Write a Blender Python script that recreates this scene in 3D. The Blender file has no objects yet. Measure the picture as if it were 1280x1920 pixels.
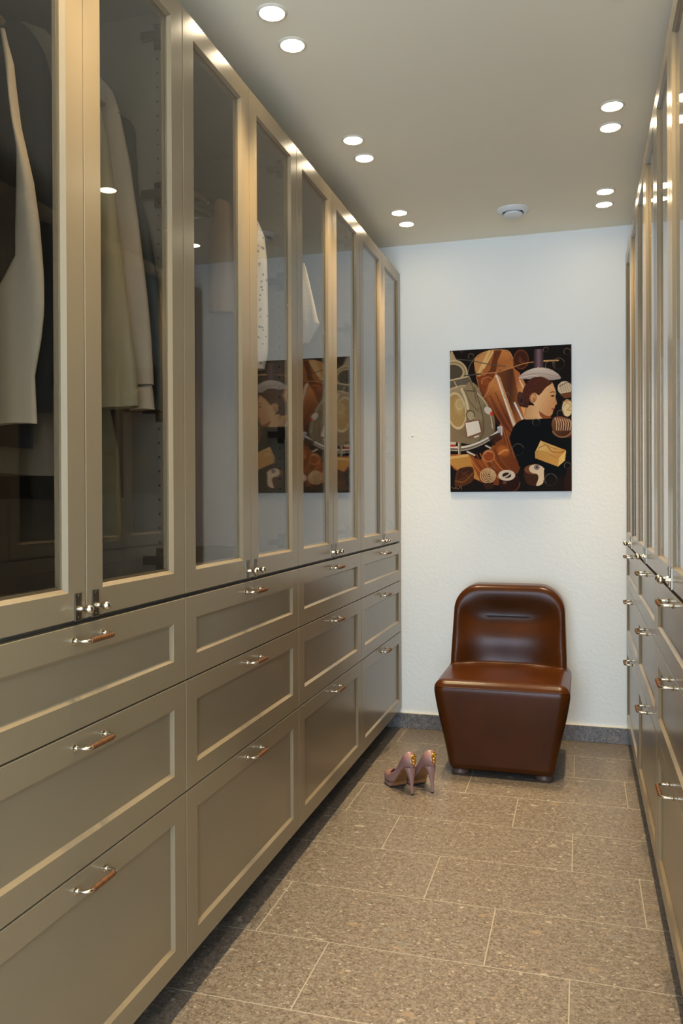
import bpy, bmesh, math, random
import numpy as np
from mathutils import Vector, Matrix
random.seed(7); rng = np.random.RandomState(5)
S = bpy.context.scene
COL = S.collection
PI = math.pi

# ------------------------------------------------------------------ camera
A = .8967          # left cabinet fronts stand at x = -A
B = .2122          # right cabinet fronts stand at x = +B
YW = 4.196         # far wall
H = 2.5115         # ceiling
UW = .8092         # width of one wardrobe unit
YE = 4.183         # far end of the wardrobe rows
F_PX, CX, CY = 1536.294, 638.286, 940.652
yaw, pit, rol = math.radians(16.3013), math.radians(-.2669), math.radians(-.2476)
cd = bpy.data.cameras.new('camera'); cam = bpy.data.objects.new('camera', cd); COL.objects.link(cam)
S.camera = cam
r0 = Vector((math.cos(yaw), math.sin(yaw), 0)); f0 = Vector((-math.sin(yaw), math.cos(yaw), 0)); u0 = Vector((0, 0, 1))
f1 = f0*math.cos(pit)+u0*math.sin(pit); u1 = -f0*math.sin(pit)+u0*math.cos(pit)
r2 = r0*math.cos(rol)+u1*math.sin(rol); u2 = -r0*math.sin(rol)+u1*math.cos(rol)
M = Matrix((r2, u2, -f1)).transposed().to_4x4(); M.translation = (0, 0, 1.2)
cam.matrix_world = M
cd.sensor_fit = 'HORIZONTAL'; cd.sensor_width = 36; cd.lens = 36*F_PX/1280
cd.shift_x = (640-CX)/1280; cd.shift_y = (CY-960)/1280
cd.clip_start = .02

# ------------------------------------------------------------------ view, world, lights
vs = S.view_settings
vs.view_transform = 'Standard'; vs.look = 'None'; vs.gamma = 1; vs.use_curve_mapping = False; vs.exposure = 0.0
S.display_settings.display_device = 'sRGB'
W = bpy.data.worlds.new('World'); S.world = W; W.use_nodes = True
W.node_tree.nodes['Background'].inputs[0].default_value = (.55, .72, 1, 1)
W.node_tree.nodes['Background'].inputs[1].default_value = .6
WARM = (1, .77, .44)
LAMP_W = 76.       # spot power of one downlight
DISC_E = 42.0       # emission of one downlight diffuser
DAY_W = 166.0       # daylight through the window behind the camera
def day_light():
    l = bpy.data.lights.new('window_daylight', 'AREA'); l.shape = 'RECTANGLE'; l.size = 1.5; l.size_y = 2.2
    l.energy = DAY_W; l.color = (.60, .785, 1)
    o = bpy.data.objects.new('window_daylight', l); COL.objects.link(o)
    o.location = (-.35, -2.08, 1.22); o.rotation_euler = (math.radians(90), 0, 0)
day_light()

# ------------------------------------------------------------------ helpers
def link_mesh(name, me, m=None, parent=None, loc=None, rot=None):
    o = bpy.data.objects.new(name, me); COL.objects.link(o)
    if m is not None and not me.materials: me.materials.append(m)
    if parent is not None: o.parent = parent
    if loc is not None: o.location = loc
    if rot is not None: o.rotation_euler = rot
    return o
def shade(me, angle=None):
    me.polygons.foreach_set('use_smooth', [True]*len(me.polygons))
    if angle: me.set_sharp_from_angle(angle=math.radians(angle))
class MB:
    def __init__(s): s.v = []; s.f = []
    def add(s, v, f):
        n = len(s.v); s.v += [tuple(map(float, p)) for p in v]; s.f += [[i+n for i in q] for q in f]; return s
    def box(s, a, b):
        x0, y0, z0 = a; x1, y1, z1 = b
        return s.add([(x0,y0,z0),(x1,y0,z0),(x1,y1,z0),(x0,y1,z0),(x0,y0,z1),(x1,y0,z1),(x1,y1,z1),(x0,y1,z1)],
                     [(3,2,1,0),(4,5,6,7),(0,1,5,4),(1,2,6,5),(2,3,7,6),(3,0,4,7)])
    def rings(s, rings, cap0=True, cap1=True, closed=False):
        n = len(rings[0]); v = [p for r in rings for p in r]; f = []
        R = len(rings)
        for i in range(R if closed else R-1):
            a = i*n; b = ((i+1) % R)*n
            for j in range(n): f.append((a+j, a+(j+1) % n, b+(j+1) % n, b+j))
        if not closed and cap0: f.append(tuple(range(n))[::-1])
        if not closed and cap1: f.append(tuple(range((R-1)*n, R*n)))
        return s.add(v, f)
    def tube(s, pts, r, n=10, cap=True):
        P = [Vector(p) for p in pts]; k = len(P); rr = r if hasattr(r, '__len__') else [r]*k
        T = [((P[min(i+1, k-1)]-P[max(i-1, 0)]).normalized()) for i in range(k)]
        ref = Vector((0, 0, 1)) if abs(T[0].z) < .9 else Vector((1, 0, 0))
        N = (ref-T[0]*ref.dot(T[0])).normalized(); out = []
        for i in range(k):
            N = (N-T[i]*N.dot(T[i])).normalized(); Bn = T[i].cross(N)
            out.append([P[i]+(N*math.cos(2*PI*j/n)+Bn*math.sin(2*PI*j/n))*rr[i] for j in range(n)])
        return s.rings(out, cap, cap)
    def lathe(s, prof, c=(0,0,0), n=24, axis='z'):
        out = []
        for r, h in prof:
            ring = []
            for j in range(n):
                a = 2*PI*j/n; x, y = r*math.cos(a), r*math.sin(a)
                ring.append((c[0]+x, c[1]+y, c[2]+h) if axis == 'z' else (c[0]+x, c[1]+h, c[2]-y))
            out.append(ring)
        return s.rings(out)
    def mesh(s, name, m=None, smooth=None):
        me = bpy.data.meshes.new(name); me.from_pydata(s.v, [], s.f)
        bm = bmesh.new(); bm.from_mesh(me); bmesh.ops.recalc_face_normals(bm, faces=bm.faces); bm.to_mesh(me); bm.free()
        if m: me.materials.append(m)
        if smooth: shade(me, smooth)
        me.update(); return me
    def obj(s, name, m=None, parent=None, smooth=None, **k):
        return link_mesh(name, s.mesh(name, m, smooth), None, parent, **k)
def tag(o, label=None, cat=None, group=None, kind=None):
    for k, v in (('label', label), ('category', cat), ('group', group), ('kind', kind)):
        if v: o[k] = v
    return o
def empty(name, loc=(0,0,0), rz=0, **k):
    o = bpy.data.objects.new(name, None); COL.objects.link(o); o.location = loc; o.rotation_euler = (0,0,rz); o.empty_display_size = .05
    return tag(o, **k)
def copy_tree(o, parent=None):
    c = o.copy(); COL.objects.link(c); c.parent = parent
    for ch in o.children: copy_tree(ch, c)
    return c

# ------------------------------------------------------------------ materials
def new_mat(name):
    m = bpy.data.materials.new(name); m.use_nodes = True; nt = m.node_tree
    return m, nt, nt.nodes['Principled BSDF']
def N(nt, t, **k):
    n = nt.nodes.new(t)
    for a, b in k.items(): setattr(n, a, b)
    return n
def mat(name, col, rough=.5, metal=0, bump=None, var=0, coat=0, spec=None, scale=3):
    m, nt, p = new_mat(name)
    p.inputs['Base Color'].default_value = (*col, 1); p.inputs['Roughness'].default_value = rough; p.inputs['Metallic'].default_value = metal
    if coat: p.inputs['Coat Weight'].default_value = coat; p.inputs['Coat Roughness'].default_value = .1
    if spec is not None: p.inputs['Specular IOR Level'].default_value = spec
    tc = N(nt, 'ShaderNodeTexCoord')
    if var:
        no = N(nt, 'ShaderNodeTexNoise'); no.inputs['Scale'].default_value = scale; no.inputs['Detail'].default_value = 4
        nt.links.new(tc.outputs['Object'], no.inputs['Vector'])
        r = N(nt, 'ShaderNodeValToRGB'); e = r.color_ramp.elements
        e[0].position = .3; e[1].position = .7
        e[0].color = (*[c*(1-var) for c in col], 1); e[1].color = (*[min(1, c*(1+var)) for c in col], 1)
        nt.links.new(no.outputs['Fac'], r.inputs[0]); nt.links.new(r.outputs[0], p.inputs['Base Color'])
    if bump:
        sc, st, dist = bump
        n2 = N(nt, 'ShaderNodeTexNoise'); n2.inputs['Scale'].default_value = sc; n2.inputs['Detail'].default_value = 3
        nt.links.new(tc.outputs['Object'], n2.inputs['Vector'])
        b = N(nt, 'ShaderNodeBump'); b.inputs['Strength'].default_value = st; b.inputs['Distance'].default_value = dist
        nt.links.new(n2.outputs['Fac'], b.inputs['Height']); nt.links.new(b.outputs[0], p.inputs['Normal'])
    return m
def srgb(r, g, b):
    f = lambda c: (c/255/12.92) if c/255 <= .04045 else ((c/255+.055)/1.055)**2.4
    return (f(r), f(g), f(b))
M_PAINT = mat('cabinet_paint', (.238, .185, .116), .225, bump=(900, .05, .0002))
M_INNER = mat('cabinet_inner', (.155, .132, .106), .45)
M_DARK = mat('gap_dark', (.02, .018, .015), .8)
M_PLINTH = mat('plinth_stone', (.06, .055, .05), .5, var=.4, scale=60)
M_STEEL = mat('brushed_nickel', (.66, .60, .50), .18, 1)
M_PLATE = mat('aged_nickel', (.20, .17, .13), .36, 1)
M_TRIM = mat('trim_paint', (.80, .74, .60), .6)
M_HINGE = mat('hinge_metal', (.035, .028, .022), .3, .5)
M_GRIP = mat('wound_leather', (.115, .042, .012), .5, bump=(250, .4, .001), var=.35, scale=120)
M_WALL = mat('plaster', (.84, .83, .78), .7, bump=(55, .22, .004))
M_CEIL = mat('ceiling_paint', (.95, .89, .72), .8)
M_WHITE = mat('white_plastic', (.82, .82, .80), .35)
M_GROUT = mat('grout', (.29, .255, .205), .8, bump=(300, .2, .001))
def glass_mat():
    m = bpy.data.materials.new('clear_glass'); m.use_nodes = True; nt = m.node_tree; nt.nodes.clear()
    out = N(nt, 'ShaderNodeOutputMaterial'); mx = N(nt, 'ShaderNodeMixShader'); tr = N(nt, 'ShaderNodeBsdfTransparent'); gl = N(nt, 'ShaderNodeBsdfGlossy')
    tr.inputs[0].default_value = (.93, .915, .89, 1); gl.inputs['Roughness'].default_value = .0; gl.inputs[0].default_value = (1, 1, 1, 1)
    g = N(nt, 'ShaderNodeNewGeometry'); d = N(nt, 'ShaderNodeVectorMath', operation='DOT_PRODUCT')
    nt.links.new(g.outputs['Incoming'], d.inputs[0]); nt.links.new(g.outputs['Normal'], d.inputs[1])
    ab = N(nt, 'ShaderNodeMath', operation='ABSOLUTE'); nt.links.new(d.outputs['Value'], ab.inputs[0])
    om = N(nt, 'ShaderNodeMath', operation='SUBTRACT'); om.inputs[0].default_value = 1; nt.links.new(ab.outputs[0], om.inputs[1])
    pw = N(nt, 'ShaderNodeMath', operation='POWER'); pw.inputs[1].default_value = 5; nt.links.new(om.outputs[0], pw.inputs[0])
    ma = N(nt, 'ShaderNodeMath', operation='MULTIPLY_ADD'); ma.inputs[1].default_value = .96; ma.inputs[2].default_value = .04
    nt.links.new(pw.outputs[0], ma.inputs[0]); nt.links.new(ma.outputs[0], mx.inputs[0])
    nt.links.new(tr.outputs[0], mx.inputs[1]); nt.links.new(gl.outputs[0], mx.inputs[2]); nt.links.new(mx.outputs[0], out.inputs[0])
    return m
M_GLASS = glass_mat()
def stone_mat(name, tint=1.0, grey=0.0, rough=.42):
    m, nt, p = new_mat(name); p.inputs['Roughness'].default_value = rough
    tc = N(nt, 'ShaderNodeTexCoord'); oi = N(nt, 'ShaderNodeObjectInfo')
    mu = N(nt, 'ShaderNodeMath', operation='MULTIPLY'); mu.inputs[1].default_value = 37.; nt.links.new(oi.outputs['Random'], mu.inputs[0])
    cmb = N(nt, 'ShaderNodeCombineXYZ'); nt.links.new(mu.outputs[0], cmb.inputs[0]); nt.links.new(mu.outputs[0], cmb.inputs[1])
    ad = N(nt, 'ShaderNodeVectorMath', operation='ADD'); nt.links.new(tc.outputs['Object'], ad.inputs[0]); nt.links.new(cmb.outputs[0], ad.inputs[1])
    # warp so that the clasts are ragged
    nz = N(nt, 'ShaderNodeTexNoise'); nz.inputs['Scale'].default_value = 45; nz.inputs['Detail'].default_value = 3; nt.links.new(ad.outputs[0], nz.inputs['Vector'])
    sub = N(nt, 'ShaderNodeVectorMath', operation='SUBTRACT'); sub.inputs[1].default_value = (.5, .5, .5); nt.links.new(nz.outputs['Color'], sub.inputs[0])
    scl = N(nt, 'ShaderNodeVectorMath', operation='SCALE'); scl.inputs['Scale'].default_value = .026; nt.links.new(sub.outputs[0], scl.inputs[0])
    wp = N(nt, 'ShaderNodeVectorMath', operation='ADD'); nt.links.new(ad.outputs[0], wp.inputs[0]); nt.links.new(scl.outputs[0], wp.inputs[1])
    def ramp(stops):
        r = N(nt, 'ShaderNodeValToRGB'); r.color_ramp.interpolation = 'CONSTANT'
        e = r.color_ramp.elements
        while len(e) < len(stops): e.new(.5)
        for k, (pos, c) in enumerate(stops):
            e[k].position = pos; g = sum(c)/3
            e[k].color = (*[(x*(1-grey)+g*grey)*tint for x in c], 1)
        return r
    g_ = lambda c: tuple((x*(1-grey)+sum(c)/3*grey)*tint*k for x, k in zip(c, (.97, 1, 1.09)))
    def layer(scale, detail, rough_, lo, hi, cA, cB, fac=None, prev=None):
        n_ = N(nt, 'ShaderNodeTexNoise'); n_.inputs['Scale'].default_value = scale; n_.inputs['Detail'].default_value = detail; n_.inputs['Roughness'].default_value = rough_
        nt.links.new(ad.outputs[0], n_.inputs['Vector'])
        r_ = N(nt, 'ShaderNodeValToRGB'); e_ = r_.color_ramp.elements; e_[0].position = lo; e_[1].position = hi
        e_[0].color = (*g_(cA), 1); e_[1].color = (*g_(cB), 1); nt.links.new(n_.outputs['Fac'], r_.inputs[0])
        if prev is None: return r_.outputs[0]
        m_ = N(nt, 'ShaderNodeMix', data_type='RGBA'); m_.inputs[0].default_value = fac; nt.links.new(prev, m_.inputs[6]); nt.links.new(r_.outputs[0], m_.inputs[7]); return m_.outputs[2]
    L0 = layer(11, 4, .6, .35, .65, (.125, .094, .066), (.175, .142, .105))
    L1 = layer(120, 4, .75, .40, .60, (.036, .024, .015), (.275, .220, .163), .62, L0)
    rb = layer(55, 3, .7, .42, .60, (.080, .057, .038), (.235, .195, .150), .40, L1)
    prev = rb
    palette = [(.30,.26,.205),(.065,.045,.03),(.17,.138,.104),(.42,.37,.30),(.04,.03,.024),(.20,.148,.10),(.135,.118,.10),(.27,.195,.125),(.09,.063,.044),(.17,.162,.148)]
    for scale, thr, soft, seed in ((300, .34, .12, 3.), (140, .30, .08, 11.), (66, .20, .03, 23.), (27, .09, .02, 41.)):
        off = N(nt, 'ShaderNodeVectorMath', operation='ADD'); off.inputs[1].default_value = (seed, seed*.7, 0); nt.links.new(wp.outputs[0], off.inputs[0])
        st = N(nt, 'ShaderNodeVectorMath', operation='MULTIPLY'); st.inputs[1].default_value = (.75, 1.25, 1); nt.links.new(off.outputs[0], st.inputs[0])
        vo = N(nt, 'ShaderNodeTexVoronoi'); vo.inputs['Scale'].default_value = scale; nt.links.new(st.outputs[0], vo.inputs['Vector'])
        sep = N(nt, 'ShaderNodeSeparateColor'); nt.links.new(vo.outputs['Color'], sep.inputs[0])
        pal = palette if scale > 100 else palette[:1]+palette[2:4]+palette[5:8]+palette[9:]
        r = ramp([(k/len(pal), c) for k, c in enumerate(pal)]); nt.links.new(sep.outputs[0], r.inputs[0])
        # only some of the cells are clasts, and only their inner part
        mr = N(nt, 'ShaderNodeMapRange'); mr.inputs['From Min'].default_value = .42; mr.inputs['From Max'].default_value = .30
        nt.links.new(vo.outputs['Distance'], mr.inputs['Value'])
        cmp_ = N(nt, 'ShaderNodeMath', operation='LESS_THAN'); cmp_.inputs[1].default_value = thr; nt.links.new(sep.outputs[1], cmp_.inputs[0])
        ml = N(nt, 'ShaderNodeMath', operation='MULTIPLY'); nt.links.new(mr.outputs[0], ml.inputs[0]); nt.links.new(cmp_.outputs[0], ml.inputs[1])
        ml2 = N(nt, 'ShaderNodeMath', operation='MULTIPLY'); ml2.inputs[1].default_value = .74 if scale > 100 else .50; nt.links.new(ml.outputs[0], ml2.inputs[0])
        mx = N(nt, 'ShaderNodeMix', data_type='RGBA'); nt.links.new(ml2.outputs[0], mx.inputs[0]); nt.links.new(prev, mx.inputs[6]); nt.links.new(r.outputs[0], mx.inputs[7])
        prev = mx.outputs[2]
    nt.links.new(prev, p.inputs['Base Color'])
    b = N(nt, 'ShaderNodeBump'); b.inputs['Strength'].default_value = .12; b.inputs['Distance'].default_value = .001
    nt.links.new(nz.outputs['Fac'], b.inputs['Height']); nt.links.new(b.outputs[0], p.inputs['Normal'])
    return m
M_STONE = stone_mat('conglomerate_stone')
M_STONE_BASE = stone_mat('conglomerate_stone_grey', 1.15, .45)

# ------------------------------------------------------------------ room shell
def wall(name, a, b, m=M_WALL):
    o = MB().box(a, b).obj(name, m); o['kind'] = 'structure'; return o
XL, XR, YB = -A-.62, B+.62, -2.2
wall('wall_far', (XL-.1, YW, -.05), (XR+.1, YW+.1, H+.05))
wall('wall_left', (XL-.1, YB, -.05), (XL, YW, H+.05))
wall('wall_right', (XR, YB, -.05), (XR+.1, YW, H+.05))
wall('ceiling', (XL, YB, H), (XR, YW, H+.1), M_CEIL)
# back wall with a window opening
wx0, wx1, wz0, wz1 = -1.15, .45, .06, 2.38
bw = MB().box((XL-.1, YB-.1, -.05), (wx0, YB, H+.05)).box((wx1, YB-.1, -.05), (XR+.1, YB, H+.05))
bw.box((wx0, YB-.1, -.05), (wx1, YB, wz0)).box((wx0, YB-.1, wz1), (wx1, YB, H+.05))
o = bw.obj('wall_back', M_WALL); o['kind'] = 'structure'
wf = MB()
for a, b in (((wx0, wz0), (wx0+.05, wz1)), ((wx1-.05, wz0), (wx1, wz1)), ((wx0, wz0), (wx1, wz0+.05)), ((wx0, wz1-.05), (wx1, wz1)), ((-.37, wz0), (-.33, wz1))):
    wf.box((a[0], YB-.08, a[1]), (b[0], YB-.02, b[1]))
win = wf.obj('window_1', M_WHITE); win['kind'] = 'structure'
for x0, x1 in ((wx0+.05, -.37), (-.33, wx1-.05)):
    MB().box((x0, YB-.055, wz0+.05), (x1, YB-.05, wz1-.05)).obj('pane', M_GLASS, win)
# floor: grout bed and stone tiles with recessed joints
fl = MB().box((XL, YB, -.06), (XR, YW, -.0006)).obj('floor', M_GROUT); fl['kind'] = 'structure'
TW, TH, G = .627, .3052, .0034
def tile_mesh(w, h):
    e = .0006
    mb = MB(); rr = []
    for ins, z in ((0, -.012), (0, -e), (e, 0)):
        rr.append([(ins, ins, z), (w-ins, ins, z), (w-ins, h-ins, z), (ins, h-ins, z)])
    mb.rings(rr, True, True); return mb.mesh('tile', M_STONE)
tile_full = tile_mesh(TW-G, TH-G)
offs = [-.656, -.868, -.453]
X0, X1 = -A-.16, B+.16
k0 = -12
for k in range(k0, 8):
    y = 1.8045+k*TH; y1 = min(y+TH-G, YW-.014)
    if y < -1.6 or y >= YW-.05: continue
    o0 = offs[k % 3]; n = math.floor((X0-o0)/TW)
    x = o0+n*TW
    while x < X1:
        a, b = max(x+G/2, X0), min(x+TW-G/2, X1)
        if b-a > .01:
            me = tile_full if (abs(b-a-(TW-G)) < 1e-4 and y1 == y+TH-G) else tile_mesh(b-a, y1-y)
            link_mesh('tile', me, None, fl, loc=(a, y+G/2, 0))
        x += TW
# stone skirting along the far wall
bb = MB().box((XL, YW-.010, 0), (XR, YW, .0765)).obj('baseboard_far', M_GROUT); bb['kind'] = 'structure'
xs = [-1.0, -.861, -.241, .35]
for a, b in zip(xs, xs[1:]):
    t = MB().box((0, -.0035, 0), (b-a-.003, 0, .075)).obj('skirting_tile', M_STONE_BASE, bb, loc=(a+.0015, YW-.010, .0015))
MB().box((XL, YW-.0128, .0768), (XR, YW, .0795)).obj('sealant_bead', mat('sealant', (.62, .54, .42), .6), bb)

# ------------------------------------------------------------------ wardrobe parts (local: X along the front, Y into the cabinet, Z up)
def rect_rings(w, h, prof):
    return [[(ix, y, iz), (w-ix, y, iz), (w-ix, y, h-iz), (ix, y, h-iz)] for ix, iz, y in prof]
DW, GAP = UW/2-.0028, .0028
Z_D0, Z_D1 = .975, 2.362
T = .020
def door_mesh(w, h):
    s, r = .0545, .0525
    prof = [(0,0,T),(0,0,.0012),(.0012,.0012,0),(s,r,0),(s+.0075,r+.0075,.0078),(s+.0075,r+.0075,.0125),(s+.012,r+.012,.0125),(s+.012,r+.012,T)]
    return MB().rings(rect_rings(w, h, prof), closed=True).mesh('door', M_PAINT)
def drawer_mesh(w, h):
    s, r = .0560, .0535
    prof = [(0,0,T),(0,0,.0012),(.0012,.0012,0),(s,r,0),(s+.0075,r+.0075,.0078),(s+.0080,r+.0080,.0078)]
    return MB().rings(rect_rings(w, h, prof)).mesh('drawer', M_PAINT)
me_door = door_mesh(DW, Z_D1-Z_D0)
s_, r_ = .0545+.0065, .0525+.0065
gx0, gz0 = s_+.0015, r_+.0015
me_glass = MB().box((gx0, .0085, gz0), (DW-gx0, .0124, Z_D1-Z_D0-gz0)).mesh('glass_pane', M_GLASS)
DRZ = [(.771, .9655), (.507, .768), (.105, .504)]
me_dr = [drawer_mesh(UW-GAP, b-a) for a, b in DRZ]
# bow handle: nickel legs with collars, the bar wound with brown leather
HS, HP = .0485, .029
def handle_path():
    P = [(-HS, .0, 0), (-HS, -.006, 0), (-HS, -.016, 0)]
    for k in range(7):
        a = k/6*PI/2; P.append((-HS+.012*(1-math.cos(a)), -(.017+(HP-.017)*math.sin(a)), 0))
    P.append((-.012, -HP, 0)); P.append((0, -HP, 0))
    return P + [(-x, y, z) for x, y, z in P[-2::-1]]
hm = MB().tube(handle_path(), .0036, 10)
for sx in (-1, 1):
    hm.lathe([(.0001, 0), (.0066, 0), (.0070, -.0015), (.0052, -.0026), (.0040, -.0034), (.0050, -.0050), (.0050, -.0066), (.0038, -.0080), (.0036, -.0082)], (sx*HS, 0, 0), 14, 'y')
me_handle = hm.mesh('handle', M_STEEL, 40)
gp = []; gr = []
n_ = 45
for k in range(n_):
    t = k/(n_-1); gp.append((-.0370+t*.074, -HP+(.0018 if t in (0, 1) else 0), 0)); gr.append((.0050+.0006*math.sin(k*1.9)) if 0 < t < 1 else .0041)
me_grip = MB().tube(gp, gr, 12).mesh('handle_grip', M_GRIP, 60)
# knob on an upright plate
kp = MB(); kp.rings(rect_rings(.0215, .052, [(0,0,0),(0,0,-.0022),(.0012,.0012,-.003)]))
for z in (.006, .046): kp.lathe([(.0001,-.0029),(.0026,-.003),(.0024,-.0042),(.0001,-.0046)], (.01075, 0, z), 8, 'y')
me_plate = kp.mesh('knob_plate', M_PLATE)
bp_ = [(.0001, 0), (.0056, 0), (.0050, -.006), (.0036, -.009), (.0034, -.013)]
for k in range(1, 12):
    a = -PI/2+.42+(PI-.42)*k/11; bp_.append((max(.0001, .0088*math.cos(a)), -.0222-.0088*math.sin(a)))
me_knob = MB().lathe(bp_, (0,0,0), 18, 'y').mesh('knob', M_STEEL, 50)
# hinge seen on the inner side of a side panel (local origin on the panel face, +X away from it)
hg = MB()
hg.box((0, .040, -.029), (.009, .062, .029)).box((.006, .030, -.010), (.018, .092, .010)).box((.002, .022, -.016), (.018, .042, .016))
for z in (-.020, .020): hg.tube([(.008, .050, z), (.0115, .050, z)], .004, 8)
bmh = bmesh.new(); meh = hg.mesh('hinge', M_HINGE); bmh.from_mesh(meh); bmesh.ops.bevel(bmh, geom=bmh.edges[:], offset=.0012, segments=1, affect='EDGES'); bmh.to_mesh(meh); bmh.free()
me_hinge = meh
me_hinge_r = bpy.data.meshes.new('hinge'); bmh = bmesh.new(); bmh.from_mesh(meh); bmesh.ops.scale(bmh, vec=(-1, 1, 1), verts=bmh.verts); bmesh.ops.reverse_faces(bmh, faces=bmh.faces); bmh.to_mesh(me_hinge_r); bmh.free(); me_hinge_r.materials.append(M_HINGE)
HZ = [2.285, 1.914, 1.41, 1.055]
CD = .585
cc = MB(); t_ = .018
cc.box((0, .0225, .10), (t_, CD, Z_D1)).box((UW-t_, .0225, .10), (UW, CD, Z_D1))
cc.box((t_, .0225, .10), (UW-t_, CD, .118)).box((t_, .0225, Z_D1-.018), (UW-t_, CD, Z_D1)).box((t_, .0225, .955), (UW-t_, CD, .973))
cc.box((t_, CD-.008, .118), (UW-t_, CD, Z_D1-.018)).box((t_, .03, .76), (UW-t_, .05, .778)).box((t_, .03, .496), (UW-t_, .05, .514))
me_carc = cc.mesh('carcass', M_INNER)
ph = MB().box((.0, .120, 0.0), (UW, .136, .0995)); me_plinth = ph.mesh('plinth', M_PLINTH)
hl = MB()
z = 1.03
while z < 2.32:
    if min(abs(z-q) for q in HZ) > .034:
        for x0, x1 in ((t_-.0004, t_+.0005), (UW-t_-.0005, UW-t_+.0004)):
            hl.lathe([(.0001, 0), (.0030, 0), (.0030, .0009), (.0001, .0009)], (0, 0, 0), 8)
            # turn the little plug so that it lies on the side panel
            for i in range(len(hl.v)-32, len(hl.v)):
                a, b, c = hl.v[i]; hl.v[i] = ((x0+c), .0565+a, z+b)
    z += .0335
me_holes = hl.mesh('shelf_pin_holes', mat('hole_dark', (.03, .022, .018), .8))
me_rail = MB().tube([(t_+.001, .31, 2.20), (UW-t_-.001, .31, 2.20)], .0125, 16).mesh('clothes_rail', M_STEEL, 40)
def wardrobe(loc, rz, label, group):
    r = empty('wardrobe_unit', loc, rz, label=label, cat='wardrobe', group=group)
    link_mesh('carcass', me_carc, None, r); link_mesh('plinth', me_plinth, None, r); link_mesh('clothes_rail', me_rail, None, r)
    h = link_mesh('shelf_pin_holes', me_holes, None, r); h['kind'] = 'stuff'
    for z in HZ:
        link_mesh('hinge', me_hinge, None, r, loc=(t_, 0, z)); link_mesh('hinge', me_hinge_r, None, r, loc=(UW-t_, 0, z))
    for i in (0, 1):
        d = link_mesh('door', me_door, None, r, loc=(GAP/2+i*(DW+GAP), 0, Z_D0))
        link_mesh('glass_pane', me_glass, None, d)
        c = (DW-.027) if i == 0 else .027
        link_mesh('knob_plate', me_plate, None, d, loc=(c-.01075, 0, -.001)); link_mesh('knob', me_knob, None, d, loc=(c, -.003, .021))
    for (a, b), me in zip(DRZ, me_dr):
        d = link_mesh('drawer', me, None, r, loc=(GAP/2, 0, a))
        link_mesh('handle', me_handle, None, d, loc=(UW/2-GAP/2+.008, 0, b-a-.0275)); link_mesh('handle_grip', me_grip, None, d, loc=(UW/2-GAP/2+.008, 0, b-a-.0275))
    return r
LL = ['taupe wardrobe unit on the left side just before the one with the cream cardigan',
      'nearest left wardrobe unit, cream knit cardigan and pale coat behind its glass doors',
      'second left wardrobe unit, floral dress behind its right glass door',
      'third left wardrobe unit, white lace garment behind its left glass door',
      'farthest left wardrobe unit, beside the far white wall']
for k in range(5):
    wardrobe((-A, YE-(5-k)*UW, 0), PI/2, LL[k], 'wardrobe units along the left wall')
LR = ['farthest right wardrobe unit, beside the far white wall', 'middle right wardrobe unit, second from the far wall',
      'right wardrobe unit cut by the right frame edge, third from the far wall', 'right wardrobe unit out of frame, fourth from the far wall']
for k in range(4):
    wardrobe((B, YE-k*UW, 0), -PI/2, LR[k], 'wardrobe units along the right wall')

# ------------------------------------------------------------------ downlights
M_DISC, nt, p = new_mat('lamp_diffuser'); p.inputs['Base Color'].default_value = (.9, .88, .8, 1)
p.inputs['Emission Color'].default_value = (1, .82, .55, 1); p.inputs['Emission Strength'].default_value = DISC_E
me_trim = (lambda mb: (mb.rings([[(r*math.cos(2*PI*j/32), r*math.sin(2*PI*j/32), h) for j in range(32)] for r, h in [(.0335, 0), (.0335, -.003), (.0345, -.0042), (.0385, -.0030), (.0425, -.0006), (.0425, 0)]], closed=True), mb.mesh('trim_ring', M_TRIM, 40))[1])(MB())
me_diff = MB().lathe([(.0001, -.0005), (.0334, -.0005), (.0334, -.0022), (.030, -.0027), (.0001, -.003)], (0,0,0), 32).mesh('diffuser', M_DISC, 40)
def downlight(x, y, label, group):
    r = empty('ceiling_downlight', (x, y, H), label=label, cat='ceiling light', group=group)
    link_mesh('trim_ring', me_trim, None, r); link_mesh('diffuser', me_diff, None, r)
    l = bpy.data.lights.new('downlight_lamp', 'SPOT'); l.energy = LAMP_W; l.color = WARM; l.spot_size = math.radians(54); l.spot_blend = 1.0; l.shadow_soft_size = .03
    o = bpy.data.objects.new('downlight_lamp', l); COL.objects.link(o); o.parent = r; o.location = (0, 0, -.034)
LY = [(3.863, 3.701), (3.066, 2.901), (2.243, 2.079), (1.42, 1.257), (.60, .436), (-.22, -.385), (-1.05, -1.21)]
WHO = ['nearest the far wall', 'in the middle of the row', 'at the top edge of the photo', 'just before the camera', 'above the camera', 'just behind the camera', 'farthest behind the camera']
for side, x in (('left', -.795), ('right', .106)):
    for (ya, yb), who in zip(LY, WHO):
        for y, w in ((ya, 'farther lamp'), (yb, 'nearer lamp')):
            downlight(x, y, 'round downlight, %s of the %s pair %s' % (w, side, who), 'recessed downlights in pairs along both cabinet rows')

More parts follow.
